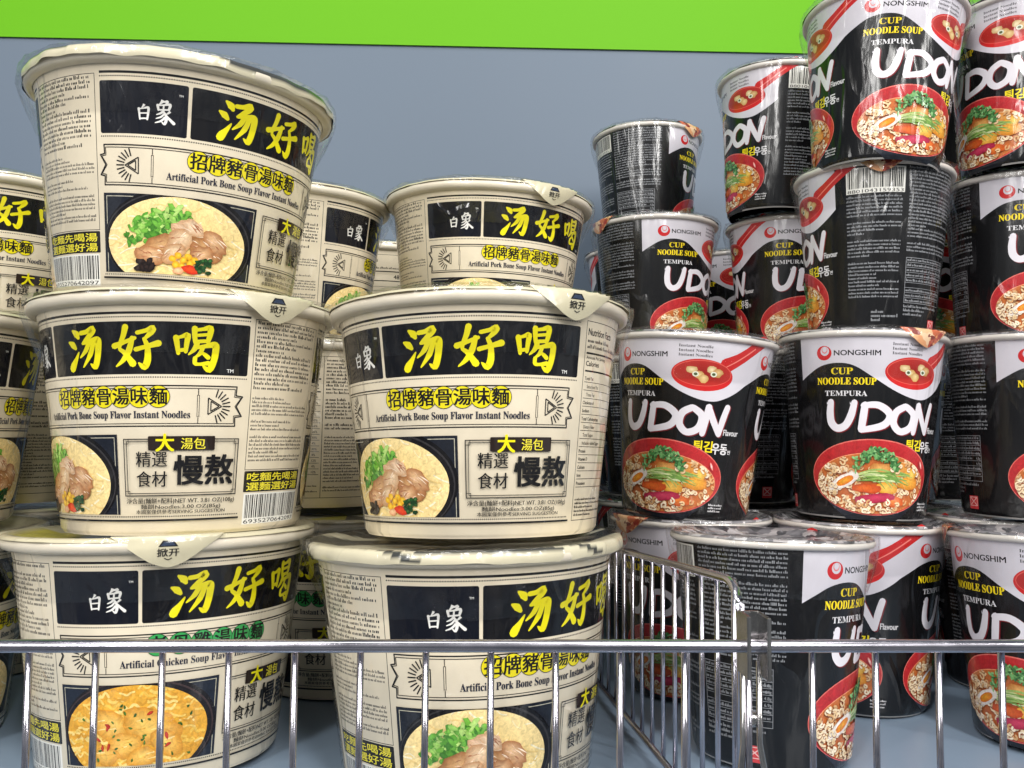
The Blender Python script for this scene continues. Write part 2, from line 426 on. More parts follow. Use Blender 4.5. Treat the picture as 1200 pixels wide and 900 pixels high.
def food_pork(a, x0, y0, x1, y1):
    rnd = random.Random(5); a.photo = True
    cx, cy, rx, ry = (x0 + x1) / 2, y0 + 14.5, (x1 - x0) / 2, 23.0
    box = [(x0, y0), (x1, y0), (x1, y1), (x0, y1)]
    a.clip = [box]
    a.rect(x0, y0, x1, y1, (26, 30, 40)); a.frame(x0 + 1.2, y0 - 4, x1 - 1.2, y1 - 1.2, .3, (190, 185, 165))
    a.ell(cx, cy, rx, ry, (16, 15, 18), 56); a.ell(cx - .6, cy - .6, rx - .8, ry - .8, (52, 50, 52), 56); a.ell(cx - .8, cy - .9, rx - 1.3, ry - 1.2, (20, 18, 20), 56)
    ex, ey, erx, ery = cx - 1.2, cy - 1.2, rx - 3.0, ry - 2.6
    a.clip = [box, ellpts(ex, ey, erx, ery, 48)]
    a.ell(ex, ey, erx, ery, (240, 206, 126), 56, edge=(246, 220, 156))
    for i in range(70):                                           # pale noodles under the broth
        an = rnd.uniform(0, 6.28); rr = math.sqrt(rnd.uniform(.25, 1)); px, py = ex + erx * rr * math.cos(an), ey + ery * rr * math.sin(an)
        dx = rnd.uniform(1.5, 4); dy = rnd.uniform(-1.6, 1.6)
        c = rnd.choice(((250, 232, 180), (246, 224, 162), (236, 204, 132), (252, 240, 204)))
        a.stroke([(px - dx, py - dy), (px, py + rnd.uniform(-1.5, 1.5)), (px + dx, py + dy)], rnd.uniform(.4, .8), c, 3)
    for i in range(190):                                          # lettuce frill
        t = rnd.random(); px = cx - 20 + 19 * t + rnd.uniform(-4.6, 4.6); py = cy + 3 + 8 * t + rnd.uniform(-5.6, 4.4)
        g = rnd.choice(((84, 146, 50), (112, 172, 64), (62, 118, 40), (146, 192, 92), (98, 160, 58), (168, 204, 112)))
        a.blob(px, py, rnd.uniform(.9, 2.5), rnd.uniform(.6, 1.5), tuple(min(255, int(q * 1.15)) for q in g), g, rnd, 9, .35, rnd.uniform(0, 180))
    MC = (((238, 210, 172), (188, 138, 94)), ((228, 188, 142), (172, 114, 70)), ((244, 224, 194), (204, 160, 120)), ((216, 170, 118), (156, 102, 58)))
    for (px, py, w, h, r, q) in ((-9, -3, 9, 5, 20, 3), (-13, -7, 7, 4.5, -10, 1), (3, 4, 8, 5.2, -25, 2), (0, 1, 7.5, 5, 30, 0), (12, -2, 8.5, 5, -20, 3), (15, 1, 7, 4.2, -35, 1), (9, -5, 6, 4, 15, 1), (-3, -5, 6, 4, 40, 0), (5, 6.5, 5, 3, -30, 2)):
        c, e = MC[q]
        a.blob(cx + px, cy + py, w, h, c, e, rnd, 16, .16, r)
        for j in range(9):                                        # fibres and fat on the meat
            ux, uy = rnd.uniform(-.7, .7) * w, rnd.uniform(-.6, .6) * h
            cc = rnd.choice(((248, 226, 200), (184, 126, 90), (230, 190, 156), (164, 106, 74)))
            an = RAD(r + rnd.uniform(-25, 25)); L = rnd.uniform(1, 2.6)
            a.stroke([(cx + px + ux - L * math.cos(an), cy + py + uy - L * math.sin(an)), (cx + px + ux + rnd.uniform(-.3, .3), cy + py + uy + .2), (cx + px + ux + L * math.cos(an), cy + py + uy + L * math.sin(an))], [.15, rnd.uniform(.3, .8), .1], cc, 2)
    for i in range(10): a.blob(cx - 15 + rnd.uniform(-4, 5), cy - 11 + rnd.uniform(-2, 2), 2.1, 1.3, (58, 44, 40), (22, 16, 16), rnd, 9, .3, rnd.uniform(0, 180))
    for (px, py) in ((-3.5, -7.5), (-1, -6), (1.5, -8), (3.5, -6.2), (-2, -10), (.8, -10.6), (4.6, -9), (6.4, -7.6), (2.6, -11.6)):
        a.blob(cx + px, cy + py, 1.7, 1.5, (252, 214, 70), (226, 158, 20), rnd, 10, .12)
    a.blob(cx + 5, cy - 12, 4, 2, (236, 84, 40), (196, 44, 24), rnd, 10, .2, -15)
    a.blob(cx - .5, cy - 12.6, 2.6, 1.6, (244, 206, 160), (216, 150, 110), rnd, 10, .2)
    for i in range(30): a.blob(cx + 10.5 + rnd.uniform(-3, 3), cy - 10 + rnd.uniform(-3.2, 3), 1.1, .9, rnd.choice(((44, 96, 44), (28, 66, 34), (74, 130, 66))), (22, 54, 26), rnd, 7, .3)
    a.clip = None

def food_chicken(a, x0, y0, x1, y1):
    rnd = random.Random(8); a.photo = True
    cx, cy, rx, ry = (x0 + x1) / 2, y0 + 14.5, (x1 - x0) / 2, 23.0
    box = [(x0, y0), (x1, y0), (x1, y1), (x0, y1)]
    a.clip = [box]
    a.rect(x0, y0, x1, y1, (26, 32, 46)); a.frame(x0 + 1.2, y0 - 4, x1 - 1.2, y1 - 1.2, .3, (190, 185, 165))
    a.ell(cx, cy, rx, ry, (22, 16, 18), 56); a.ell(cx - .6, cy - .6, rx - .8, ry - .8, (62, 46, 46), 56); a.ell(cx - .8, cy - .9, rx - 1.3, ry - 1.2, (24, 16, 18), 56)
    ex, ey, erx, ery = cx - 1.2, cy - 1.2, rx - 3.0, ry - 2.6
    a.clip = [box, ellpts(ex, ey, erx, ery, 48)]
    a.ell(ex, ey, erx, ery, (238, 180, 60), 56, edge=(230, 168, 56))
    for i in range(150):
        an = rnd.uniform(0, 6.28); rr = math.sqrt(rnd.uniform(.1, 1)); px, py = ex + erx * rr * math.cos(an), ey + ery * rr * math.sin(an)
        pts = [(px + 1.5 * j, py + rnd.uniform(-1.1, 1.1)) for j in range(-2, 3)]
        a.stroke(pts, rnd.uniform(.7, 1.3), rnd.choice(((246, 206, 104), (240, 192, 80), (218, 156, 48), (250, 218, 130))), 3)
    for (px, py, w, h, r) in ((-12, 3, 10, 6, -15), (6, 1, 14, 7.5, -20), (-6, -6, 9, 5.5, 15), (12, -6, 8, 5, -35), (-14, -10, 6, 4, 0), (2, -11, 7, 4, 10)):
        a.blob(cx + px, cy + py, w, h, (250, 206, 104), (214, 146, 44), rnd, 16, .12, r)
        for j in range(5):
            ux, uy = rnd.uniform(-.6, .6) * w, rnd.uniform(-.5, .5) * h
            a.stroke([(cx + px + ux - 1.6, cy + py + uy), (cx + px + ux + 1.6, cy + py + uy + .5)], [.2, .5], rnd.choice(((255, 226, 150), (226, 164, 60))), 2)
    for i in range(34):
        a.blob(cx + rnd.uniform(-24, 24), cy + rnd.uniform(-14, 12), .9, .5, rnd.choice(((64, 110, 30), (96, 140, 40), (40, 84, 26))), (50, 92, 28), rnd, 7, .3, rnd.uniform(0, 180))
    for i in range(9): a.blob(cx + rnd.uniform(-18, 18), cy + rnd.uniform(-12, 10), 1.5, .7, (206, 60, 30), (160, 36, 20), rnd, 8, .3, rnd.uniform(0, 180))
    a.clip = None

def bowl_front(chicken):
    a = Art(); D = KB; H = HB
    T = lambda t: t * H
    x1 = 116 * D
    a.rect(0, T(.903), x1, T(.913), INK)
    a.nxt()
    def dotted(t):
        a.nxt(); x = 0
        while x < x1: a.rect(x, T(t) - .28, x + .55, T(t) + .28, INK, True); x += .95
    dotted(.892); dotted(.648); dotted(.079)
    a.rrect(0, T(.66), 33 * D, T(.874), .9, (14, 16, 26)); a.rrect(34.3 * D, T(.66), x1, T(.874), .9, (14, 14, 18))
    brush(a, B_BAI, 14.2 * D, T(.712), 6.0, 7.4, (236, 234, 228), 1.2); brush(a, B_XIANG, 20.4 * D, T(.706), 8.2, 10.2, (236, 234, 228), 1.2)
    a.text('TM', 29.6 * D, T(.825), .9, (230, 230, 225), .02)
    for st, c, yy in ((B_TANG, 52.5, 0), (B_HAO, 74, .2), (B_HE, 95.8, -.2)):
        brush(a, st, c * D - 8.9, T(.680) + yy, 17.6, 18.4, YEL, 1.2)
    a.text('TM', 107.5 * D, T(.672), 1.5, (230, 230, 225), .02)
    # ribbon
    for off, w in ((0, .55), (1.1, .3)):
        t0, t1 = T(.614) - off, T(.449) + off
        l, r = 1.2 * D + off * .6, 112 * D - off * .6
        m = (t0 + t1) / 2; q = (t0 - t1) / 4
        pts = [(l, t1), (r, t1), (r - 0.2, t1 + q * .9), (r + 2.8, t1 + q), (r + .2, m), (r + 2.8, t0 - q), (r - .2, t0 - q * .9), (r, t0), (l, t0), (l + .2, t0 - q * .9), (l - 1.8, t0 - q), (l + .6, m), (l - 1.8, t1 + q), (l + .2, t1 + q * .9), (l, t1)]
        a.nxt()
        for i in range(len(pts) - 1): a.stroke([pts[i], pts[i + 1]], w, INK, 1)
    tri_fan_ornament(a, 12.5 * D, T(.531), 7.6, True); tri_fan_ornament(a, 103.5 * D, T(.531), 7.6, False)
    for xx in (20.5, 97):
        a.rect(xx * D - .45, T(.485), xx * D + .45, T(.58), IVORY); a.frame(xx * D - .5, T(.487), xx * D + .5, T(.577), .28, INK)
        a.rect(xx * D - .15, T(.46), xx * D + .15, T(.485), INK); a.rect(xx * D - .15, T(.577), xx * D + .15, T(.602), INK)
    chars = "老母雞湯味麵" if chicken else "招牌豬骨湯味麵"
    bc = (58, 160, 84) if chicken else (232, 216, 30)
    a.nxt(); n = len(chars); c0, c1 = (40, 82) if chicken else (38, 82)
    for i in range(n):
        cx = (c0 + (c1 - c0) * i / (n - 1)) * D
        a.nxt(); a.ell(cx, T(.569), 4.75, 4.75, INK, 32); a.ell(cx, T(.569), 4.5, 4.5, bc, 32)
    for i, ch in enumerate(chars):
        cx = (c0 + (c1 - c0) * i / (n - 1)) * D
        a.text(ch, cx, T(.569) - 2.65, 5.3, INK, .022, align='C')
    a.text(serif('Artificial Chicken Soup Flavor Instant Noodles' if chicken else 'Artificial Pork Bone Soup Flavor Instant Noodles'), 26 * D, T(.482), 3.1, (30, 34, 54), .008, width=68 * D)
    # picture
    a2 = Art(); (food_chicken if chicken else food_pork)(a2, 0.6 * D, T(.088), 65 * D, T(.416)); a.add(a2, 0)
    a.k = a.top
    # box
    l, r, b, t = 68 * D, 114 * D, T(.163), T(.398)
    a.frame(l, b, r, t, .42, INK); a.frame(l + 1.3, b + 1.1, r - 1.3, t - 1.1, .28, INK)
    for (xx, yy) in ((l, b), (r - 2.3, b), (l, t - 2.3), (r - 2.3, t - 2.3)): a.frame(xx, yy, xx + 2.3, yy + 2.3, .26, INK)
    a.rrect(78 * D, T(.35), 104 * D, T(.408), .5, (40, 30, 26))
    a.text('大', 84.5 * D, T(.352), 5.6, YEL, .03, align='C'); a.text('湯包', 95.5 * D, T(.358), 3.7, (236, 222, 60), .012, align='C')
    a.text('精選', 79.2 * D, T(.288), 5.0, INK, .012, align='C', sx=.95); a.text('食材', 79.2 * D, T(.207), 5.0, INK, .012, align='C', sx=.95)
    a.text('慢熬', 100 * D, T(.22), 9.4, INK, .028, align='C', sx=.98)
    a.text('淨含量(麵餅+配料)' + 'NET WT. 3.81 OZ(108g)', 68.5 * D, T(.135), 1.75, INK, .014, width=45 * D)
    a.text('麵餅Noodles:3.00 OZ(85g)', 91 * D, T(.112), 1.5, INK, .016, align='C', width=33 * D)
    a.text('本圖案僅供參考SERVING SUGGESTION', 91 * D, T(.092), 1.35, INK, .016, align='C', width=37 * D)
    a.rect(0, T(.06), x1, T(.068), INK)
    return a

def barcode(a, x0, y0, x1, y1, rnd, digits):
    a.rect(x0, y0, x1, y1, (238, 236, 228))
    a.nxt(); x = x0 + 1
    while x < x1 - 1.2:
        w = rnd.choice((.25, .25, .5, .75)); a.rect(x, y0 + (y1 - y0) * .2, x + w, y1 - .6, INK, True); x += w + rnd.choice((.25, .35, .6))
    a.text(digits, x0 + .8, y0 + .35, (y1 - y0) * .13, INK, .01, width=x1 - x0 - 1.6)

def bowl_art(chicken):
    rnd = random.Random(3 + chicken)
    fr = bowl_front(chicken); A = Art()
    T = lambda t: t * HB; D = KB
    A.add(fr, 1 * D); A.add(fr, 158 * D)
    s = Art()                                                        # text panels
    l, r = 119 * D, 156 * D
    s.frame(l, T(.262), r, T(.905), .28, INK)
    s.greek(l + 1.2, T(.885), r - 2, 15, 2.05, 1.6, (40, 38, 38), rnd, cw=.85)
    s.greek(l + 1.2, T(.565), r - 1.5, 17, 1.72, 1.25, (60, 58, 56), rnd, cw=.5)
    s.rrect(l, T(.168), r, T(.258), .5, (26, 24, 22))
    s.text('吃麵先喝湯', l + 1.6, T(.218), 2.75, (236, 222, 60), .02, width=r - l - 3.2)
    s.text('選麵選好湯', l + 1.6, T(.177), 2.75, (236, 222, 60), .02, width=r - l - 3.2)
    barcode(s, l + .5, T(.03), r - .8, T(.162), rnd, '6935270642097')
    l, r = 277.5 * D, 359.5 * D
    s.frame(l, T(.06), r, T(.905), .3, INK)
    m = l + 42 * D
    s.text('Nutrition Facts', l + 1.5, T(.845), 3.1, INK, .02, sx=.78)
    s.greek(l + 1.5, T(.815), m - 2, 2, 2.6, 1.7, INK, rnd, cw=.8)
    s.rect(l + 1.2, T(.765), m - 1.5, T(.773), INK)
    s.text('Amount Per Serving', l + 1.5, T(.745), 1.4, INK, .012); s.text('Calories', l + 1.5, T(.715), 2.2, INK, .02); s.text('482', m - 9.5, T(.712), 3.3, INK, .02)
    s.rect(l + 1.2, T(.69), m - 1.5, T(.697), INK)
    rows = ('Total Fat', '  Saturated Fat', '  Trans Fat', 'Cholesterol', 'Sodium', 'Total Carbohydrate', '  Dietary Fiber', '  Total Sugars', '  Includes Added Sugars', 'Protein', 'Vitamin D', 'Calcium', 'Iron', 'Potassium')
    for i, t_ in enumerate(rows):
        y = T(.655) - i * 3.55
        s.text(t_, l + (3.4 if t_[0] == ' ' else 1.5), y, 1.5, INK, .012 if t_[0] != ' ' else 0, sx=.86)
        s.rect(l + 1.2, y - 1.0, m - 1.5, y - .78, INK)
        s.text('%d%%' % rnd.choice((12, 30, 4, 26, 7)), m - 6.2, y, 1.4, INK, .0)
    s.greek(l + 1.5, T(.145), m - 2, 5, 1.7, 1.1, INK, rnd, cw=.5)
    s.rect(m - .2, T(.06), m + .1, T(.905), INK)
    s.greek(m + 1.5, T(.875), r - 2, 20, 2.2, 1.6, (46, 44, 44), rnd, cw=.8)
    s.greek(m + 1.5, T(.42), r - 2, 18, 1.95, 1.2, (60, 58, 56), rnd, cw=.5)
    A.add(s, 0)
    return A

BT, BB = 0.0680, 0.0547
def bowl_curve(t):
    r = BB + (BT - BB) * t
    if t > .88: r += 0.0022 * ((t - .88) / .12) ** 2
    if t < .02: r -= 0.0012 * (1 - t / .02)
    return r
BX = [.01, .02, .88, .90, .92, .94, .96, .98]
def bowl_prof(t):                                   # straight between the knots, so print and paper stay parallel
    K = [0] + BX + [1]; t = min(max(t, 0), 1)
    for a, b in zip(K, K[1:]):
        if t <= b + 1e-6: return bowl_curve(a) + (bowl_curve(b) - bowl_curve(a)) * (t - a) / (b - a)
ME_PORK = wrap(bowl_art(False), KB, HB, bowl_prof, IVORY, BX); ME_PORK.materials.append(M_BOWL)
ME_CHICK = wrap(bowl_art(True), KB, HB, bowl_prof, IVORY, BX); ME_CHICK.materials.append(M_BOWL)

# ------------------------------------------------------------------ cup artwork
KC, HC = 0.75, 104.8
BLK = (15, 15, 17); WHT = (214, 210, 218); RED = (204, 32, 36); CY = (244, 216, 30)
U_U = [([(10, 97), (9, 60), (14, 26), (30, 8), (50, 18), (62, 52), (68, 96)], [20, 25, 26, 24, 24, 24, 19])]
U_D = [([(10, 92), (8, 50), (6, 10)], [22, 24, 23]), ([(6, 90), (44, 92), (76, 62), (62, 26), (8, 8)], [18, 22, 25, 23, 18])]
U_O = [([(40, 92), (14, 72), (10, 34), (34, 8), (66, 24), (72, 66), (44, 92)], [21, 24, 24, 22, 24, 24, 20])]
U_N = [([(6, 6), (10, 50), (14, 96)], [20, 22, 22]), ([(14, 94), (34, 50), (56, 8)], [20, 22, 20]), ([(56, 8), (62, 56), (70, 100)], [18, 22, 20])]

def udon_bowl(a, cx, cy, rx, ry, small=False):
    rnd = random.Random(11); a.photo = True
    # outside of the bowl under the rim
    a.nxt()
    P = [(cx - rx * .97, cy - ry * .18), (cx - rx * .70, cy - ry * .75), (cx - rx * .42, cy - ry * 1.13), (cx + rx * .42, cy - ry * 1.13), (cx + rx * .70, cy - ry * .75), (cx + rx * .97, cy - ry * .18)]
    a.poly(P, [(60, 66, 84), (44, 48, 62), (26, 28, 36), (20, 22, 28), (30, 32, 42), (40, 44, 56)], True)
    a.ell(cx, cy, rx, ry, (222, 110, 100), 56); a.ell(cx, cy - .15, rx - .45, ry - .5, (150, 26, 34), 56, edge=(186, 44, 48))
    # inside wall catches the soup lower down
    ex, ey, erx, ery = cx, cy - ry * .17, rx * .90, ry * .79
    a.clip = [ellpts(cx, cy, rx - .7, ry - .8, 44)]
    a.ell(ex, ey + .4, erx + .3, ery, (236, 150, 110), 48); a.ell(ex, ey, erx, ery, (178, 84, 36), 48, edge=(196, 110, 56))
    a.clip = [ellpts(ex, ey, erx, ery, 44)]
    def curls(n, test):
        for i in range(n):                                             # crinkled noodles
            an = rnd.uniform(0, 6.28); rr = math.sqrt(rnd.uniform(.05, 1.0)); px, py = ex + erx * rr * math.cos(an), ey + ery * rr * math.sin(an)
            if not test((px - ex) / erx, (py - ey) / ery): continue
            d = rnd.uniform(0, 6.28); R_ = rnd.uniform(1.1, 2.3); sp = rnd.uniform(.6, 1.2)
            pts = [(px + R_ * (math.cos(d + q * sp) + q * .25 * math.cos(d)), py + R_ * .8 * (math.sin(d + q * sp) + q * .2 * math.sin(d))) for q in range(5)]
            c = rnd.choice(((240, 216, 178), (232, 198, 150), (248, 232, 204), (214, 166, 114), (244, 222, 184)))
            a.stroke([(p[0] + .1, p[1] - .34) for p in pts], 1.0, (138, 70, 38), 2); a.stroke(pts, rnd.uniform(.85, 1.2), c, 2)
    curls(230, lambda u, v: not (v > .5 and abs(u) < .45))
    for (px, py, w, h, c, e) in ((.42, .22, .26, .17, (232, 170, 84), (206, 124, 50)), (.58, -.12, .2, .2, (240, 182, 70), (204, 122, 34)), (.22, -.28, .17, .16, (242, 200, 96), (210, 140, 40)), (.34, -.62, .17, .15, (234, 130, 56), (198, 84, 34)), (.1, .22, .2, .16, (226, 170, 96), (190, 120, 56)), (-.12, -.3, .22, .13, (226, 110, 46), (186, 70, 30)), (.62, .1, .12, .14, (248, 210, 100), (214, 150, 50))):
        a.blob(cx + px * rx, cy + py * ry, w * rx, h * ry, c, e, rnd, 12, .18)
    for i in range(26):                                                # leek and cabbage strips
        x0 = cx + rnd.uniform(-.35, .15) * rx; y0 = cy + rnd.uniform(-.12, .12) * ry
        a.stroke([(x0, y0), (x0 + .3 * rx, y0 + rnd.uniform(.0, .12) * ry), (x0 + rnd.uniform(.4, .75) * rx, y0 + rnd.uniform(-.2, .05) * ry)], [.3, rnd.uniform(.6, 1.3), .3], rnd.choice(((150, 178, 96), (186, 202, 132), (110, 148, 70), (206, 214, 160))), 3)
    a.blob(cx + .02 * rx, cy - .55 * ry, .34 * rx, .13 * ry, (208, 66, 98), (164, 36, 66), rnd, 12, .14, 6)
    a.blob(cx - .46 * rx, cy - .14 * ry, .25 * rx, .17 * ry, (250, 246, 238), (226, 214, 204), rnd, 16, .08, 26)
    a.blob(cx - .44 * rx, cy - .13 * ry, .15 * rx, .10 * ry, (240, 170, 50), (214, 112, 24), rnd, 14, .06, 26)
    curls(150, lambda u, v: v < -.55 or u < -.62 or (u > .25 and v > .45))
    a.clip = None
    for i in range(150):                                                # coriander
        t = rnd.random(); px = cx + (-.30 + .66 * t) * rx + rnd.uniform(-1.6, 1.6); py = cy + (.30 + .34 * math.sin(3.14 * t)) * ry + rnd.uniform(-3.6, 3.4)
        g = rnd.choice(((70, 122, 66), (98, 148, 88), (48, 92, 50), (126, 172, 112)))
        a.blob(px, py, rnd.uniform(.7, 1.7), rnd.uniform(.4, 1.0), tuple(min(255, int(q * 1.2)) for q in g), g, rnd, 7, .4, rnd.uniform(0, 180))
    # rim highlight printed on the bowl photograph
    a.nxt()
    a.blob(cx + rx * .80, cy + ry * .36, .7, 2.4, (250, 226, 220), (228, 120, 110), rnd, 10, .05, 24)

def wave_pts():
    """edge between white top and black front over one 120 degree face: (deg, t)"""
    K = [(0, .735), (8, .77), (18, .808), (30, .823), (42, .808), (56, .745), (70, .685), (84, .648), (96, .64), (106, .665), (114, .70), (120, .735)]
    out = []
    for i in range(len(K) - 1):
        for j in range(4):
            u = j / 4; p0, p1, p2, p3 = [K[min(max(q, 0), len(K) - 1)] for q in (i - 1, i, i + 1, i + 2)]
            out.append(tuple(.5 * (2 * b + (c - a_) * u + (2 * a_ - 5 * b + 4 * c - d) * u * u + (-a_ + 3 * b - 3 * c + d) * u ** 3) for a_, b, c, d in zip(p0, p1, p2, p3)))
    out.append(K[-1])
    return out

def cup_face():
    a = Art(); D = KC; T = lambda t: t * HC
    rnd = random.Random(2)
    w = wave_pts(); a.nxt()
    for i in range(len(w) - 1):
        a.poly([(w[i][0] * D, T(w[i][1])), (w[i + 1][0] * D, T(w[i + 1][1])), (w[i + 1][0] * D, T(1)), (w[i][0] * D, T(1))], WHT, True)
    # emblem
    a.ell(20.5 * D, T(.876), 4.3, 4.1, RED, 32); a.ell(21.1 * D, T(.886), 2.5, 2.6, WHT, 24); a.ell(21.0 * D, T(.892), 1.7, 2.0, (228, 130, 130), 20); a.ell(21.0 * D, T(.895), 1.3, 1.6, WHT, 20)
    a.text('NONGSHIM', 28.0 * D, T(.862), 2.9, (24, 24, 28), .022, width=32 * D)
    # ladle with its broth
    a.nxt()
    hx = [(103, .835), (112, .872), (120, .912), (128, .955), (134, .985)]
    a.stroke([(q[0] * D, T(q[1])) for q in hx], [8, 6.4, 6.0, 6.4, 7.0], (200, 36, 36), 3)
    a.ell(86 * D, T(.775), 17.0, 8.8, (204, 38, 38), 44, -2)
    a.ell(86 * D, T(.785), 16.0, 7.2, (226, 96, 84), 44, 0); a.ell(86 * D, T(.784), 15.6, 6.8, (150, 34, 26), 44, 0, edge=(186, 46, 40))
    a.stroke([(103 * D, T(.828)), (112 * D, T(.868)), (126 * D, T(.94))], [.5, .7, .8], (236, 130, 120), 3)
    for (px, py, c, e) in ((78, .80, (244, 226, 180), (206, 170, 110)), (84, .772, (240, 214, 150), (204, 150, 84)), (92, .805, (246, 230, 188), (208, 174, 116)), (97, .79, (232, 200, 140), (190, 140, 80)), (87, .756, (244, 220, 160), (206, 160, 96))):
        a.blob(px * D, T(py), 2.8, 2.2, c, e, rnd, 10, .2)
    for (px, py) in ((81, .778), (94, .782)): a.ell(px * D, T(py), 1.8, 1.5, (232, 236, 214), 18); a.ell(px * D, T(py), 1.0, .8, (80, 96, 60), 14)
    for i, s_ in enumerate(('Instant Noodle', 'Instant Noodles', 'Instant Noodles')):
        a.text(serif(s_), 68 * D, T(.918 - .024 * i), 1.55, (30, 26, 28), .0, width=24 * D)
    a.text(serif('CUP'), 33.5 * D, T(.762), 3.7, CY, .012, align='C', width=15.5 * D)
    a.text(serif('NOODLE SOUP'), 36 * D, T(.708), 3.9, CY, .016, align='C', width=43 * D)
    a.text(serif('TEMPURA'), 36 * D, T(.648), 2.9, (226, 224, 226), -.004, align='C', width=31 * D)
    X, Y, hh = 20.5 * D, T(.458), 16.4
    for dx, dy, c in ((.55, -.35, (120, 26, 34)), (0, 0, (226, 222, 228))):
        for st, ox, ww, oy in ((U_U, 0, 18.0, .6), (U_D, 19.0, 17.0, 0), (U_O, 36.0, 15.5, -.2), (U_N, 50.5, 15.5, 0)):
            a.nxt()
            for pts, wsd in st:
                a.stroke([(X + ox + p[0] / 70 * ww * .88 + p[1] * .012 + dx, Y + oy + p[1] / 100 * hh + dy) for p in pts], [q * .172 * (1.08 if dx else 1) for q in wsd], c, 5)
    for i in range(16):                                                # dry-brush ends
        ox = rnd.choice((1, 14, 20, 52, 64)); px = X + ox + rnd.uniform(0, 2.4); py = Y + hh * .93
        a.stroke([(px, py), (px + rnd.uniform(-.2, .5), py + rnd.uniform(1.0, 2.4))], [.55, .12], (226, 222, 228), 1)
    a.text('Flavour', 106.5 * D, T(.466), 3.3, (214, 212, 214), .02, width=13.5 * D)
    a.text('튀김', 83.5 * D, T(.375), 4.8, (242, 220, 30), .03, width=15 * D); a.text('우동', 98.5 * D, T(.368), 4.8, (226, 224, 226), .03, width=13 * D)
    a.text('면', 112.3 * D, T(.368), 1.8, (226, 224, 226), .02)
    b = Art(); udon_bowl(b, 58 * D, T(.225), 38.6, 21.0); a.add(b, 0); a.k = a.top
    a.greek(100 * D, T(.088), 113 * D, 3, 1.7, 1.2, (214, 212, 214), rnd, cw=.55)
    return a

def cup_art():
    rnd = random.Random(21)
    A = Art(); f = cup_face(); D = KC; T = lambda t: t * HC
    A.add(f, 120 * D); A.add(f, 240 * D)
    s = Art(); TX = (142, 144, 148)
    s.rect(0, 0, 360 * D, .9, (150, 148, 146))
    barcode(s, 9 * D, T(.805), 52 * D, T(.95), rnd, '8801043159353')
    s.greek(9 * D, T(.78), 51 * D, 28, 2.18, 1.35, TX, rnd, cw=.62)
    s.greek(56 * D, T(.94), 112 * D, 24, 2.1, 1.35, TX, rnd, cw=.66)
    l, r = 56 * D, 104 * D
    s.frame(l, T(.19), r, T(.445), .28, TX)
    for i in range(1, 9): s.rect(l, T(.19 + .0283 * i), r, T(.19 + .0283 * i) + .22, TX)
    s.rect(l + (r - l) * .62, T(.19), l + (r - l) * .62 + .22, T(.42), TX)
    s.greek(l + .8, T(.425), r - 1, 9, 2.97, 1.5, TX, rnd, cw=.62)
    for i, q in enumerate(('20g', '5.8g', '64g', '4.8g', '6.9g', '5.0g')): s.text(q, r - .8, T(.395 - .0283 * i), 1.5, TX, .012, align='R')
    s.greek(28 * D, T(.13), 52 * D, 3, 2.4, 1.9, TX, rnd, cw=.75)
    s.greek(56 * D, T(.165), 100 * D, 3, 2.3, 1.6, TX, rnd, cw=.66)
    s.rrect(86 * D, T(.035), 97.5 * D, T(.108), .4, (206, 62, 66)); s.frame(87 * D, T(.052), 96.5 * D, T(.102), .35, (236, 200, 196))
    s.stroke([(88 * D, T(.058)), (95.5 * D, T(.097))], .45, (236, 200, 196), 1); s.stroke([(88 * D, T(.097)), (95.5 * D, T(.058))], .45, (236, 200, 196), 1)
    A.add(s, 0)
    # a second small photograph of the bowl turned to the seam
    return A
CT, CB = 0.0470, 0.0367
def cup_curve(t):
    r = CB + (CT - CB) * t
    if t < .03: r -= 0.0012 * (1 - t / .03) ** 2
    return r
def cup_prof(t):
    K = [0, .01, .02, .03, 1]; t = min(max(t, 0), 1)
    for a, b in zip(K, K[1:]):
        if t <= b + 1e-6: return cup_curve(a) + (cup_curve(b) - cup_curve(a)) * (t - a) / (b - a)
ME_CUP = wrap(cup_art(), KC, HC, cup_prof, BLK, [.01, .02, .03]); ME_CUP.materials.append(M_CUP)

# ------------------------------------------------------------------ other parts
def lathe(name, prof, m, n=96, wob=0.0, seed=0, colf=None):
    rnd = random.Random(seed); ph = [rnd.uniform(0, 6.28) for _ in range(6)]
    bm = bmesh.new(); R_ = []
    cl = bm.loops.layers.float_color.new('Col') if colf else None
    for i in range(n):
        a = 2 * math.pi * i / n
        w = wob * (math.sin(3 * a + ph[0]) + .7 * math.sin(7 * a + ph[1]) + .5 * math.sin(17 * a + ph[2]) + .4 * math.sin(29 * a + ph[3]))
        R_.append([bm.verts.new(((r + w * q) * math.sin(a), -(r + w * q) * math.cos(a), z + w * .6 * q)) for r, z, q in prof])
    vk = {v: (360 * i / n, k) for i, row in enumerate(R_) for k, v in enumerate(row)}
    for i in range(n):
        j = (i + 1) % n
        for k in range(len(prof) - 1):
            f = bm.faces.new([R_[i][k], R_[j][k], R_[j][k + 1], R_[i][k + 1]]); f.smooth = True
            if colf:
                for l in f.loops:
                    q = vk[l.vert]; l[cl] = lin(colf(q[0], q[1]))
    bmesh.ops.recalc_face_normals(bm, faces=bm.faces[:])
    me = bpy.data.meshes.new(name); bm.to_mesh(me); bm.free(); me.materials.append(m)
    return me

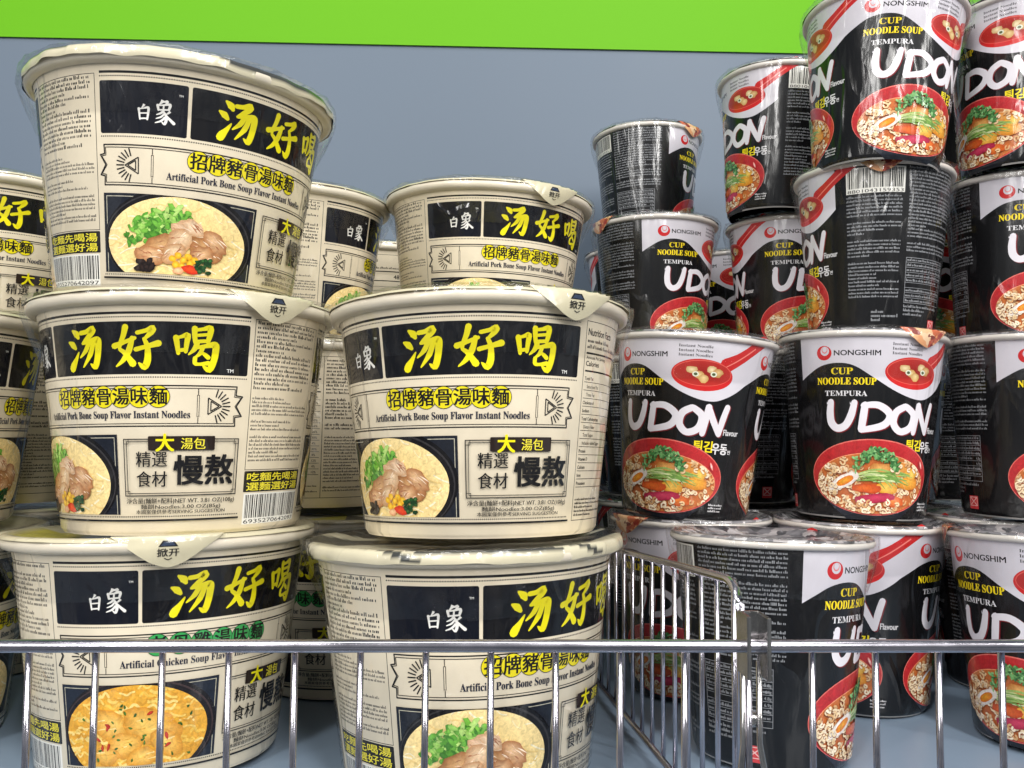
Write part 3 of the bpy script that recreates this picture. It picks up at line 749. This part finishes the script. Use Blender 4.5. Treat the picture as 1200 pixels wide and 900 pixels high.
H_B, H_C = HB / 1000, HC / 1000
RB_ = .0725
rim_prof = [(.0680, H_B - .0062, 0), (.0700, H_B - .0060, .3), (.0719, H_B - .0050, .6), (RB_, H_B - .0034, 1), (.0724, H_B - .0018, 1), (.0714, H_B - .0006, .8), (.0696, H_B - .0003, .4), (.0668, H_B - .0012, 0), (.0660, H_B - .006, 0)]
ME_BRIM = [lathe('bowl_rim', rim_prof, M_RIM, wob=.00018, seed=i) for i in range(3)]
crim_prof = [(.0464, H_C - .0042, 0), (.0484, H_C - .0040, .3), (.0493, H_C - .0030, 1), (.0494, H_C - .0018, 1), (.0489, H_C - .0008, .8), (.0478, H_C - .0004, .4), (.0462, H_C - .0010, 0), (.0456, H_C - .005, 0)]
ME_CRIM = [lathe('cup_rim', crim_prof, M_CRIM, wob=.00014, seed=i) for i in range(3)]

M_LID = print_mat('printed_foil_lid', (1, 1, 1), 90, 0.3, 0.08, 0.2)
def lidcol(seed):
    rnd = random.Random(seed); segs = []; a = 0
    while a < 360:
        w = rnd.uniform(14, 46); segs.append((a, a + w, rnd.choice((IVORY, (206, 198, 166), (34, 36, 40), (40, 44, 42), IVORY)))); a += w
    def f(an, k):
        u = (an + 3.2 * k + 180) % 360 - 180
        D_ = (58, 60, 58)
        bands = ((-80, -62, D_, 0), (-62, -18, D_, 3), (34, 92, D_, 2)) if seed == 60 else ((-88, -62, D_, 0), (-16, -10, D_, 1), (-6, 44, D_, 3), (50, 56, D_, 1))
        for s0, s1, c, k0 in bands:
            if s0 <= u < s1 and k >= k0: return c
        if -100 < u < 100: return (214, 206, 178)
        for s0, s1, c in segs:
            if s0 <= an < s1:
                if an - s0 < 4 and c != IVORY: return (216, 212, 190)
                return c if k >= 1 else c
        return IVORY
    return f
lid_prof = [(.0729, H_B - .0044, 2.2), (.0732, H_B - .0030, 1.6), (.0730, H_B - .0012, 1.3), (.0722, H_B + .0004, .9), (.0700, H_B + .0009, .5), (.0640, H_B - .0006, .2), (.0580, H_B - .0022, .1), (.0400, H_B - .0026, 0), (.0002, H_B - .0026, 0)]
ME_BLID = [lathe('bowl_lid', lid_prof, M_LID, n=450, wob=.00030, seed=40 + s, colf=lidcol(s + 60)) for s in range(2)]
lid_plain = [(.0727, H_B - .0008, .8), (.0722, H_B + .0002, .8), (.0700, H_B + .0009, .5), (.0640, H_B - .0006, .2), (.0580, H_B - .0022, .1), (.0400, H_B - .0026, 0), (.0002, H_B - .0026, 0)]
ME_BLID.append(lathe('bowl_lid', lid_plain, M_LID, n=144, wob=.0002, seed=77, colf=lambda an, k: (210, 202, 172) if k < 2 else ((196, 186, 70) if (int(an / 40) % 3 == 0 and k > 2) else (60, 58, 50) if int(an / 40) % 3 == 1 and k > 2 else (206, 198, 168))))

def clid_mat(name, cols):
    m, nt, p = mat(name)
    tc = N(nt, 'ShaderNodeTexCoord'); vo = N(nt, 'ShaderNodeTexVoronoi'); vo.inputs['Scale'].default_value = 190
    no = N(nt, 'ShaderNodeTexNoise'); no.inputs['Scale'].default_value = 60; no.inputs['Distortion'].default_value = 2
    ad = N(nt, 'ShaderNodeVectorMath', operation='ADD'); sc_ = N(nt, 'ShaderNodeVectorMath', operation='SCALE'); sc_.inputs['Scale'].default_value = .012
    nt.links.new(tc.outputs['Object'], no.inputs['Vector']); nt.links.new(no.outputs['Color'], sc_.inputs[0])
    nt.links.new(tc.outputs['Object'], ad.inputs[0]); nt.links.new(sc_.outputs[0], ad.inputs[1]); nt.links.new(ad.outputs[0], vo.inputs['Vector'])
    cr = N(nt, 'ShaderNodeValToRGB'); e = cr.color_ramp.elements
    e[0].position = 0; e[0].color = lin(cols[0]); e[1].position = 1; e[1].color = lin(cols[4])
    for pos, c in ((.25, cols[1]), (.5, cols[2]), (.72, cols[3])):
        q = e.new(pos); q.color = lin(c)
    sp = N(nt, 'ShaderNodeSeparateColor'); nt.links.new(vo.outputs['Color'], sp.inputs[0]); nt.links.new(sp.outputs[0], cr.inputs[0])
    nt.links.new(cr.outputs[0], p.inputs['Base Color']); p.inputs['Roughness'].default_value = .45
    p.inputs['Coat Weight'].default_value = 1; p.inputs['Coat Roughness'].default_value = .07
    bp, _ = wrinkle(nt, (1, 1, 1), 150, .6); nt.links.new(bp.outputs[0], p.inputs['Coat Normal'])
    return m
M_CTAB = clid_mat('printed_food_tab', ((110, 30, 22), (170, 54, 36), (200, 104, 62), (224, 170, 118), (236, 210, 176)))
M_CLID = clid_mat('printed_grey_lid', ((58, 58, 62), (92, 90, 94), (132, 130, 134), (158, 152, 152), (192, 190, 192)))
clid_prof = [(.0492, H_C - .0006, .8), (.0488, H_C + .0002, .7), (.0474, H_C + .0007, .4), (.0440, H_C - .0012, .2), (.0400, H_C - .0030, .1), (.0250, H_C - .0034, 0), (.0002, H_C - .0034, 0)]
ME_CLID = [lathe('cup_lid', clid_prof, M_CLID, n=120, wob=.00022, seed=90 + i) for i in range(2)]

def tab_mesh(name, R0, H, half, drop, m, art=None, seed=0, out=.0008):
    """lid tab folded down over the rim: a rounded triangle that follows the rim and hangs off it"""
    rnd = random.Random(seed); bm = bmesh.new(); cl = bm.loops.layers.float_color.new('Col')
    nu, nv = 24, 12; G = []
    for i in range(nu + 1):
        u = -1 + 2 * i / nu; row = []
        d = drop * min(1 - abs(u) ** 1.5, 1.12 * (1 - abs(u)) + .1 * (1 - abs(u)))
        for j in range(nv + 1):
            v = j / nv
            a = RAD(half) * u * (1 - .04 * v)
            s_ = -.004 + v * (d + .004)
            if s_ <= 0: r, z = R0 + s_ * .9, H + .0013
            else:
                r = R0 + out + .0006 * math.sin(s_ * 300 + 2 * u); z = H + .0013 - s_
                r -= s_ * .10
            row.append(bm.verts.new((r * math.sin(a), -r * math.cos(a), z)))
        G.append(row)
    for i in range(nu):
        for j in range(nv):
            try: f = bm.faces.new([G[i][j], G[i + 1][j], G[i + 1][j + 1], G[i][j + 1]])
            except ValueError: continue
            f.smooth = True
            for l in f.loops: l[cl] = lin((214, 206, 176))
    if art:
        k = math.radians(1) * R0 * 1000
        for pts, cols, z0 in art.f:
            vs = []
            for (px, py) in pts:
                a = RAD(px / k); s_ = -py / 1000
                r = R0 + out + .0006 * math.sin(s_ * 300 + 2 * px / (half * k)) - s_ * .10 + .00025 + z0 * .001
                vs.append(bm.verts.new((r * math.sin(a), -r * math.cos(a), H + .0013 - s_)))
            f = bm.faces.new(vs)
            for l, c in zip(f.loops, cols): l[cl] = lin(c)
    bmesh.ops.recalc_face_normals(bm, faces=bm.faces[:])
    me = bpy.data.meshes.new(name); bm.to_mesh(me); bm.free(); me.materials.append(m)
    return me
ta = Art()
ta.poly([(-3.9, -4.5), (3.9, -4.5), (2.1, -1.9), (-2.1, -1.9)], INK); ta.poly([(-3.0, -4.1), (3.0, -4.1), (1.6, -2.5), (-1.6, -2.5)], (46, 60, 84))
ta.text('掀开', 0, -8.2, 2.5, INK, .02, align='C', width=8.6); ta.stroke([(-1.5, -9.2), (0, -9.9), (1.5, -9.2)], .35, INK, 2)
ME_BTAB = tab_mesh('bowl_pull_tab', .0724, H_B, 19, .0132, M_LID, ta)
ME_CTAB = tab_mesh('cup_pull_tab', .0490, H_C, 22, .0105, M_CTAB)

def skirt(name, R0, H, prof, top, low, seed):
    """clear film pulled tight over the lid edge down to the wall"""
    rnd = random.Random(seed); ph = [rnd.uniform(0, 6.28) for _ in range(8)]; bm = bmesh.new(); n = 160; rows = []
    P = [(R0 - .012, H + .0020, .3), (R0 - .002, H + .0022, .6), (R0 + .0009, H + .0008, 1), (R0 + .0010, H - .003, 1.2), (None, H - .009, 1.2), (None, H - .016, .9), (None, H - .026, .4)]
    for i in range(n):
        a = 2 * math.pi * i / n; row = []
        w = .00035 * (math.sin(11 * a + ph[0]) + .8 * math.sin(23 * a + ph[1]) + .7 * math.sin(41 * a + ph[2]))
        for k, (r, z, q) in enumerate(P):
            if r is None:
                t = (H - .003 - z) / .023; r = (1 - t) * (R0 + .001) + t * (prof(z / H) + .0006)
            ww = w * q + .0002 * math.sin(9 * a + k * 1.7 + ph[3])
            row.append(bm.verts.new(((r + abs(ww)) * math.sin(a), -(r + abs(ww)) * math.cos(a), z + ww * .8)))
        rows.append(row)
    for i in range(n):
        for k in range(len(P) - 1):
            f = bm.faces.new([rows[i][k], rows[(i + 1) % n][k], rows[(i + 1) % n][k + 1], rows[i][k + 1]]); f.smooth = True
    bmesh.ops.recalc_face_normals(bm, faces=bm.faces[:])
    me = bpy.data.meshes.new(name); bm.to_mesh(me); bm.free(); me.materials.append(M_FILM)
    return me
ME_BFILM = [skirt('bowl_film', .0735, H_B, bowl_prof, 0, 0, i) for i in range(3)]
ME_CFILM = [skirt('cup_film', .0497, H_C, cup_prof, 0, 0, 10 + i) for i in range(3)]

def tag(o, label=None, cat=None, group=None, kind=None):
    if label: o['label'] = label
    if cat: o['category'] = cat
    if group: o['group'] = group
    if kind: o['kind'] = kind
    return o
def link(name, me, parent=None):
    o = bpy.data.objects.new(name, me); COL.objects.link(o)
    if parent: o.parent = parent
    return o

cnt = [0]
def place(root, kind, x, y, lev, dz, tx, ty, phic, sz=1.0):
    H = H_B if kind == 'b' else H_C
    yaw = math.degrees(math.atan2(-x, y)) - phic
    R3 = rot('Y', RAD(tx)) @ rot('X', RAD(ty)) @ rot('Z', RAD(yaw))
    rnd = random.Random(round(x * 1e4) * 31 + lev)                  # no two cups are pressed quite alike
    m = R3.to_4x4() @ Matrix.Diagonal((1 + rnd.uniform(-.006, .006), 1 + rnd.uniform(-.006, .006), sz, 1)); m.translation = Vector((x, y, lev * H + dz + .0012))
    root.matrix_world = m

def bowl(label, x, y, lev, phic, tab=None, lid=2, dz=0, tx=0, ty=0, chicken=False, group='ivory noodle bowls', sz=1.0):
    r = bpy.data.objects.new('noodle_bowl', None); COL.objects.link(r); r.empty_display_size = .03
    tag(r, label, 'noodle bowl', group)
    i = cnt[0]; cnt[0] += 1
    link('bowl_wall', ME_CHICK if chicken else ME_PORK, r)
    link('rim', ME_BRIM[i % 3], r)
    l = link('lid', ME_BLID[lid], r)
    if tab is not None:
        link('pull_tab', ME_BTAB, l); l.rotation_euler.z = RAD(tab)
    elif lid == 2: l.rotation_euler.z = RAD(37 * i)
    f = link('shrink_wrap', ME_BFILM[i % 3], r); f.rotation_euler.z = RAD(53 * i)
    if tab is None and lid < 2: l.rotation_euler.z = RAD(phic - (0 if lid else 14))
    place(r, 'b', x, y, lev, dz - (.0035 if lev == 0 else 0), tx, ty, phic, sz)
    return r
def cup(label, x, y, lev, phic, tab=None, dz=0, tx=0, ty=0, group='black udon cups', sz=1.0):
    r = bpy.data.objects.new('noodle_cup', None); COL.objects.link(r); r.empty_display_size = .03
    tag(r, label, 'noodle cup', group)
    i = cnt[0]; cnt[0] += 1
    link('cup_wall', ME_CUP, r); link('rim', ME_CRIM[i % 3], r)
    l = link('lid', ME_CLID[i % 2], r)
    if tab is not None:
        link('pull_tab', ME_CTAB, l); l.rotation_euler.z = RAD(tab)
    else: l.rotation_euler.z = RAD(37 * i)
    f = link('shrink_wrap', ME_CFILM[i % 3], r); f.rotation_euler.z = RAD(53 * i)
    place(r, 'c', x, y, lev, dz - (.0035 if lev == 0 else 0), tx, ty, phic, sz)
    return r

# ------------------------------------------------------------------ the setting
def box(bm, x0, y0, z0, x1, y1, z1):
    r = bmesh.ops.create_cube(bm, size=1)
    for v in r['verts']:
        v.co = (x0 if v.co.x < 0 else x1, y0 if v.co.y < 0 else y1, z0 if v.co.z < 0 else z1)
    return r
def mesh(name, bm, m, parent=None, bevel=0):
    if bevel: bmesh.ops.bevel(bm, geom=bm.edges[:], offset=bevel, segments=2, affect='EDGES')
    me = bpy.data.meshes.new(name); bm.to_mesh(me); bm.free(); me.materials.append(m)
    return link(name, me, parent)
def tube(bm, pts, r, n=12):
    """round bar through points"""
    rings = []
    for i, p in enumerate(pts):
        p = Vector(p); a = Vector(pts[max(i - 1, 0)]); b = Vector(pts[min(i + 1, len(pts) - 1)])
        d = (b - a).normalized(); up = Vector((0, 0, 1)) if abs(d.z) < .9 else Vector((0, 1, 0))
        s = d.cross(up).normalized(); t = s.cross(d)
        rings.append([bm.verts.new(p + r * (math.cos(2 * math.pi * k / n) * s + math.sin(2 * math.pi * k / n) * t)) for k in range(n)])
    for i in range(len(rings) - 1):
        for k in range(n):
            f = bm.faces.new([rings[i][k], rings[i][(k + 1) % n], rings[i + 1][(k + 1) % n], rings[i + 1][k]]); f.smooth = True
    bm.faces.new(rings[0][::-1]); bm.faces.new(rings[-1])

YW = 0.888
bm = bmesh.new(); box(bm, -1.6, .285, -.03, 1.6, YW, -.0035); tag(mesh('shelf', bm, M_SHELF, bevel=.002), kind='structure')
bm = bmesh.new(); box(bm, -1.6, YW + .002, -.05, 1.6, YW + .02, 1.2); tag(mesh('back_panel', bm, M_WALL), kind='structure')
def ray(px, py, yd):
    d = _M @ Vector(((px - 600) / F_PX, 1, -(py - 447.6) / F_PX)); return EYE + d * (yd / d.y)
gz = (ray(0, 37, YW - .01).z + ray(1200, 64, YW - .01).z) / 2
bm = bmesh.new(); box(bm, -1.6, YW - .0006, gz, 1.6, YW + .001, gz + .35)
tag(mesh('header_board', bm, M_GREEN), 'plain lime green board across the top of the grey back panel', 'board')

# ------------------------------------------------------------------ bowls: (x, y, level, art angle facing the camera)
bowl('front bowl at the left bottom with green badge and cream tab on its rim', -.1567, .4427, 0, 200, tab=201, dz=0, tx=-1.2, ty=-2.0, sz=1.02, chicken=True)
bowl('middle bowl of the left front stack with cream tab over its ingredients panel', -.1481, .4427, 1, 94, tab=125, dz=.0005, tx=-.9, ty=-.9, sz=1.02)
bowl('tilted topmost bowl of the left front stack with barcode at its left side', -.1560, .4430, 2, 190, lid=0, dz=.0055, tx=1.6, ty=1.8)
bowl('bottom bowl of the second front stack behind the chrome rail, dark printed lid edge', -.0065, .4112, 0, 186, lid=1, dz=0, tx=-1.2, ty=-1.6, sz=1.02)
bowl('large bowl on top of the second front stack with nutrition facts at its right side', -.0014, .4242, 1, 232, tab=267, dz=.0005, tx=-.9, ty=-2.4)
bowl('smaller looking bowl behind and above the second front stack against the grey panel', -.0010, .6131, 2, 195, tab=230, tx=1.5, ty=.7)
bowl('top bowl of the rear stack seen between the left stack and the bowl beside it', -.1416, .6205, 2, 136, ty=1.0)
bowl('rear bowl between the front stacks at mid height with large 482 on its panel', -.118, .604, 1, 314)
bowl('rear bowl at shelf level between the front stacks with green badge', -.088, .572, 0, 97, chicken=True)
bowl('bowl cut by the left photo edge standing highest, beside the tilted top bowl', -.335, .607, 2, 70)
bowl('rear bowl at left under the highest edge bowl, only its text panel showing', -.335, .612, 1, 318)
bowl('rear bowl at shelf level in the far left corner', -.335, .612, 0, 300)
bowl('near bowl cut by the left photo edge at mid height, touching the left stack', -.303, .458, 1, -12)
bowl('near bowl cut by the left photo edge at shelf level behind the rail', -.303, .458, 0, -4)
bowl('farthest bowl, only a sliver of its rim between the two rear top bowls', -.098, .80, 2, 300)
HB_G = 'bowls hidden behind the front stacks'
for x, y, lv in ((-.0010, .6131, 0), (-.0010, .6131, 1), (-.098, .80, 0), (-.098, .80, 1)):
    bowl('ivory noodle bowl hidden behind the front bowl stacks', x, y, lv, 120, group=HB_G)

# ------------------------------------------------------------------ udon cups
cup('big bottom cup right of the wire divider with its nutrition table turned forward', .1417, .4373, 0, 102, tx=1.4, ty=-2.2)
cup('bottom cup behind the wire divider, white label seen through its wires', .128, .545, 0, 200, tab=150)
cup('bottom cup at the right photo edge with full red bowl picture behind the rail', .295, .4528, 0, 203, tab=120, tx=1.1, ty=-2.2)
cup('bottom cup set back between two nearer cups, its ladle picture at the rim', .222, .520, 0, 212, tx=1)
cup('second level cup right beside the big ivory bowl with ladle and full udon lettering', .1211, .5352, 1, 199.5, tx=4.4, ty=.9, dz=-.0025, sz=1.02)
cup('second level cup under the barcode cup, udon front facing out, orange tab at right', .2298, .5340, 1, 167, tab=212, tx=2.0, ty=-.4, dz=-.0025, sz=1.04)
cup('second level cup at the right photo edge with text panel and red square at left', .334, .530, 1, 143, tab=171, tx=2, dz=-.0025, sz=1.03)
cup('dark second level cup in the gap between the two udon fronts', .183, .628, 1, 62)
cup('dark second level cup in the gap left of the right edge cup', .285, .628, 1, 70)
cup('third level cup with white barcode facing out and orange tab over it', .2475, .5530, 2, 28, tab=34, dz=.0010, tx=1.7, ty=-.3, sz=1.02)
cup('third level cup at left of the black cups, orange tab at its left rim', .1330, .6806, 2, 132, tab=72)
cup('third level cup squeezed between the left one and the barcode cup', .237, .675, 2, 278, tx=1)
cup('third level cup almost hidden in the dark gap behind two white labelled cups', .235, .800, 2, 205)
cup('third level cup at the right photo edge with white label and black text side', .349, .560, 2, 151, tx=3)
cup('third level cup in the dark slit behind the barcode cup', .348, .665, 2, 190)
cup('leaning topmost cup in the middle of the black stacks, udon front over the barcode cup', .2437, .5336, 3, 268, dz=-.0020, tx=4.6, ty=-1.0, sz=.985)
cup('topmost cup left of the leaning one, its red ladle and bowl at the side', .2205, .650, 3, 4, tx=3.5)
cup('small looking topmost cup farthest left, black text side and barcode turned out', .1455, .778, 3, 95, tab=150, ty=-2)
cup('topmost cup cut by the right photo edge with large udon letters', .343, .540, 3, 220, tx=4, ty=-1)
cup('topmost cup in the dark slit behind the leaning cup', .348, .665, 3, 232)
HC_G = 'udon cups hidden behind the front cups'
for x, y, lv in ((.183, .628, 0), (.285, .628, 0), (.335, .555, 0), (.133, .68, 0), (.133, .68, 1), (.237, .70, 0), (.237, .70, 1),
                 (.1403, .79, 0), (.1403, .79, 1), (.1403, .79, 2), (.348, .665, 0), (.348, .665, 1), (.242, .83, 0), (.242, .83, 1)):
    cup('black udon cup hidden behind the front cups', x, y, lv, 60, group=HC_G)

# ------------------------------------------------------------------ chrome fence
YF = .300
RR = .0022
zr = (ray(0, 757, YF).z + ray(1200, 757, YF).z) / 2
fr = bpy.data.objects.new('wire_fence', None); COL.objects.link(fr); fr.location = (0, YF, 0)
tag(fr, 'long chrome wire fence along the front edge of the shelf', 'fence')
def fpart(name, pts, r, m=M_CHROME, n=14, par=fr):
    bm = bmesh.new(); o = par.location
    tube(bm, [Vector(p) - o for p in pts], r, n); return mesh(name, bm, m, par)
fpart('top_rail', [(-.75, YF, zr), (-.3, YF, zr), (.3, YF, zr), (.75, YF, zr)], RR)
fpart('bottom_rail', [(-.75, YF, .0035), (.75, YF, .0035)], RR)
xs = ray(345, 790, YF + .003).x; dxw = (ray(1100, 790, YF + .003).x - xs) / 10.0
for i in range(-13, 22):
    x = xs + i * dxw
    if abs(x) < .74: fpart('wire', [(x, YF + .0030, zr + .0008), (x, YF + .0030, .0)], .00118, n=10)

def xd(y): return .1242 - .104 * y
def ztop(y): return .0995 - .062 * (y - .31)
dv = bpy.data.objects.new('wire_divider', None); COL.objects.link(dv); dv.location = (xd(YF), YF, 0)
tag(dv, 'chrome wire divider running back from the fence between bowls and cups', 'divider')
pts = [(xd(y_), y_, ztop(y_)) for y_ in (.60, .45, .326)]
for i in range(1, 8):
    a = RAD(90 * i / 7); y_ = .326 - .013 * math.sin(a); pts.append((xd(y_), y_, ztop(.326) - .013 * (1 - math.cos(a))))
pts.append((xd(.313), .313, .002))
fpart('top_rail', pts, .0017, par=dv)
fpart('bottom_rail', [(xd(.313), .313, .004), (xd(.60), .60, .004)], .0016, par=dv)
y = .325
while y < .60:
    fpart('wire', [(xd(y) + .0022, y, ztop(y)), (xd(y) + .0022, y, .003)], .0011, n=10, par=dv); y += .0172

# clip that hooks the divider on the rail
cl_ = bpy.data.objects.new('rail_clip', None); COL.objects.link(cl_)
cx = ray(884, 757, YF).x; cl_.location = (cx, YF, zr)
tag(cl_, 'bent plated steel clip hooking the divider over the front rail', 'clip')
for s, h0, h1 in ((-1, .011, -.010), (1, .0105, -.0105)):
    bm = bmesh.new(); x0 = s * .0034
    box(bm, x0 - .0007, -.0058, h1, x0 + .0007, .0062, h0); mesh('side_plate', bm, M_STEEL, cl_, bevel=.0003)
bm = bmesh.new(); box(bm, -.0034, .0045, -.004, .0034, .0060, .0108); mesh('back_plate', bm, M_STEEL, cl_, bevel=.0003)
for s in (-1, 1):
    fpart('clip_rod', [(cx + s * .0028, YF + .004, zr - .006), (cx + s * .0028, YF + .004, zr - .034), (cx + s * .0052, YF + .002, zr - .05), (cx + s * .0075, YF + .001, zr - .0775)], .0011, M_STEEL, 10, cl_)
bm = bmesh.new(); bmesh.ops.create_icosphere(bm, subdivisions=2, radius=.0022)
for v in bm.verts: v.co = Vector((v.co.x * 1.6, v.co.y + .005, v.co.z * 1.3 - .026))
for f in bm.faces: f.smooth = True
mesh('weld_bead', bm, M_STEEL, cl_)
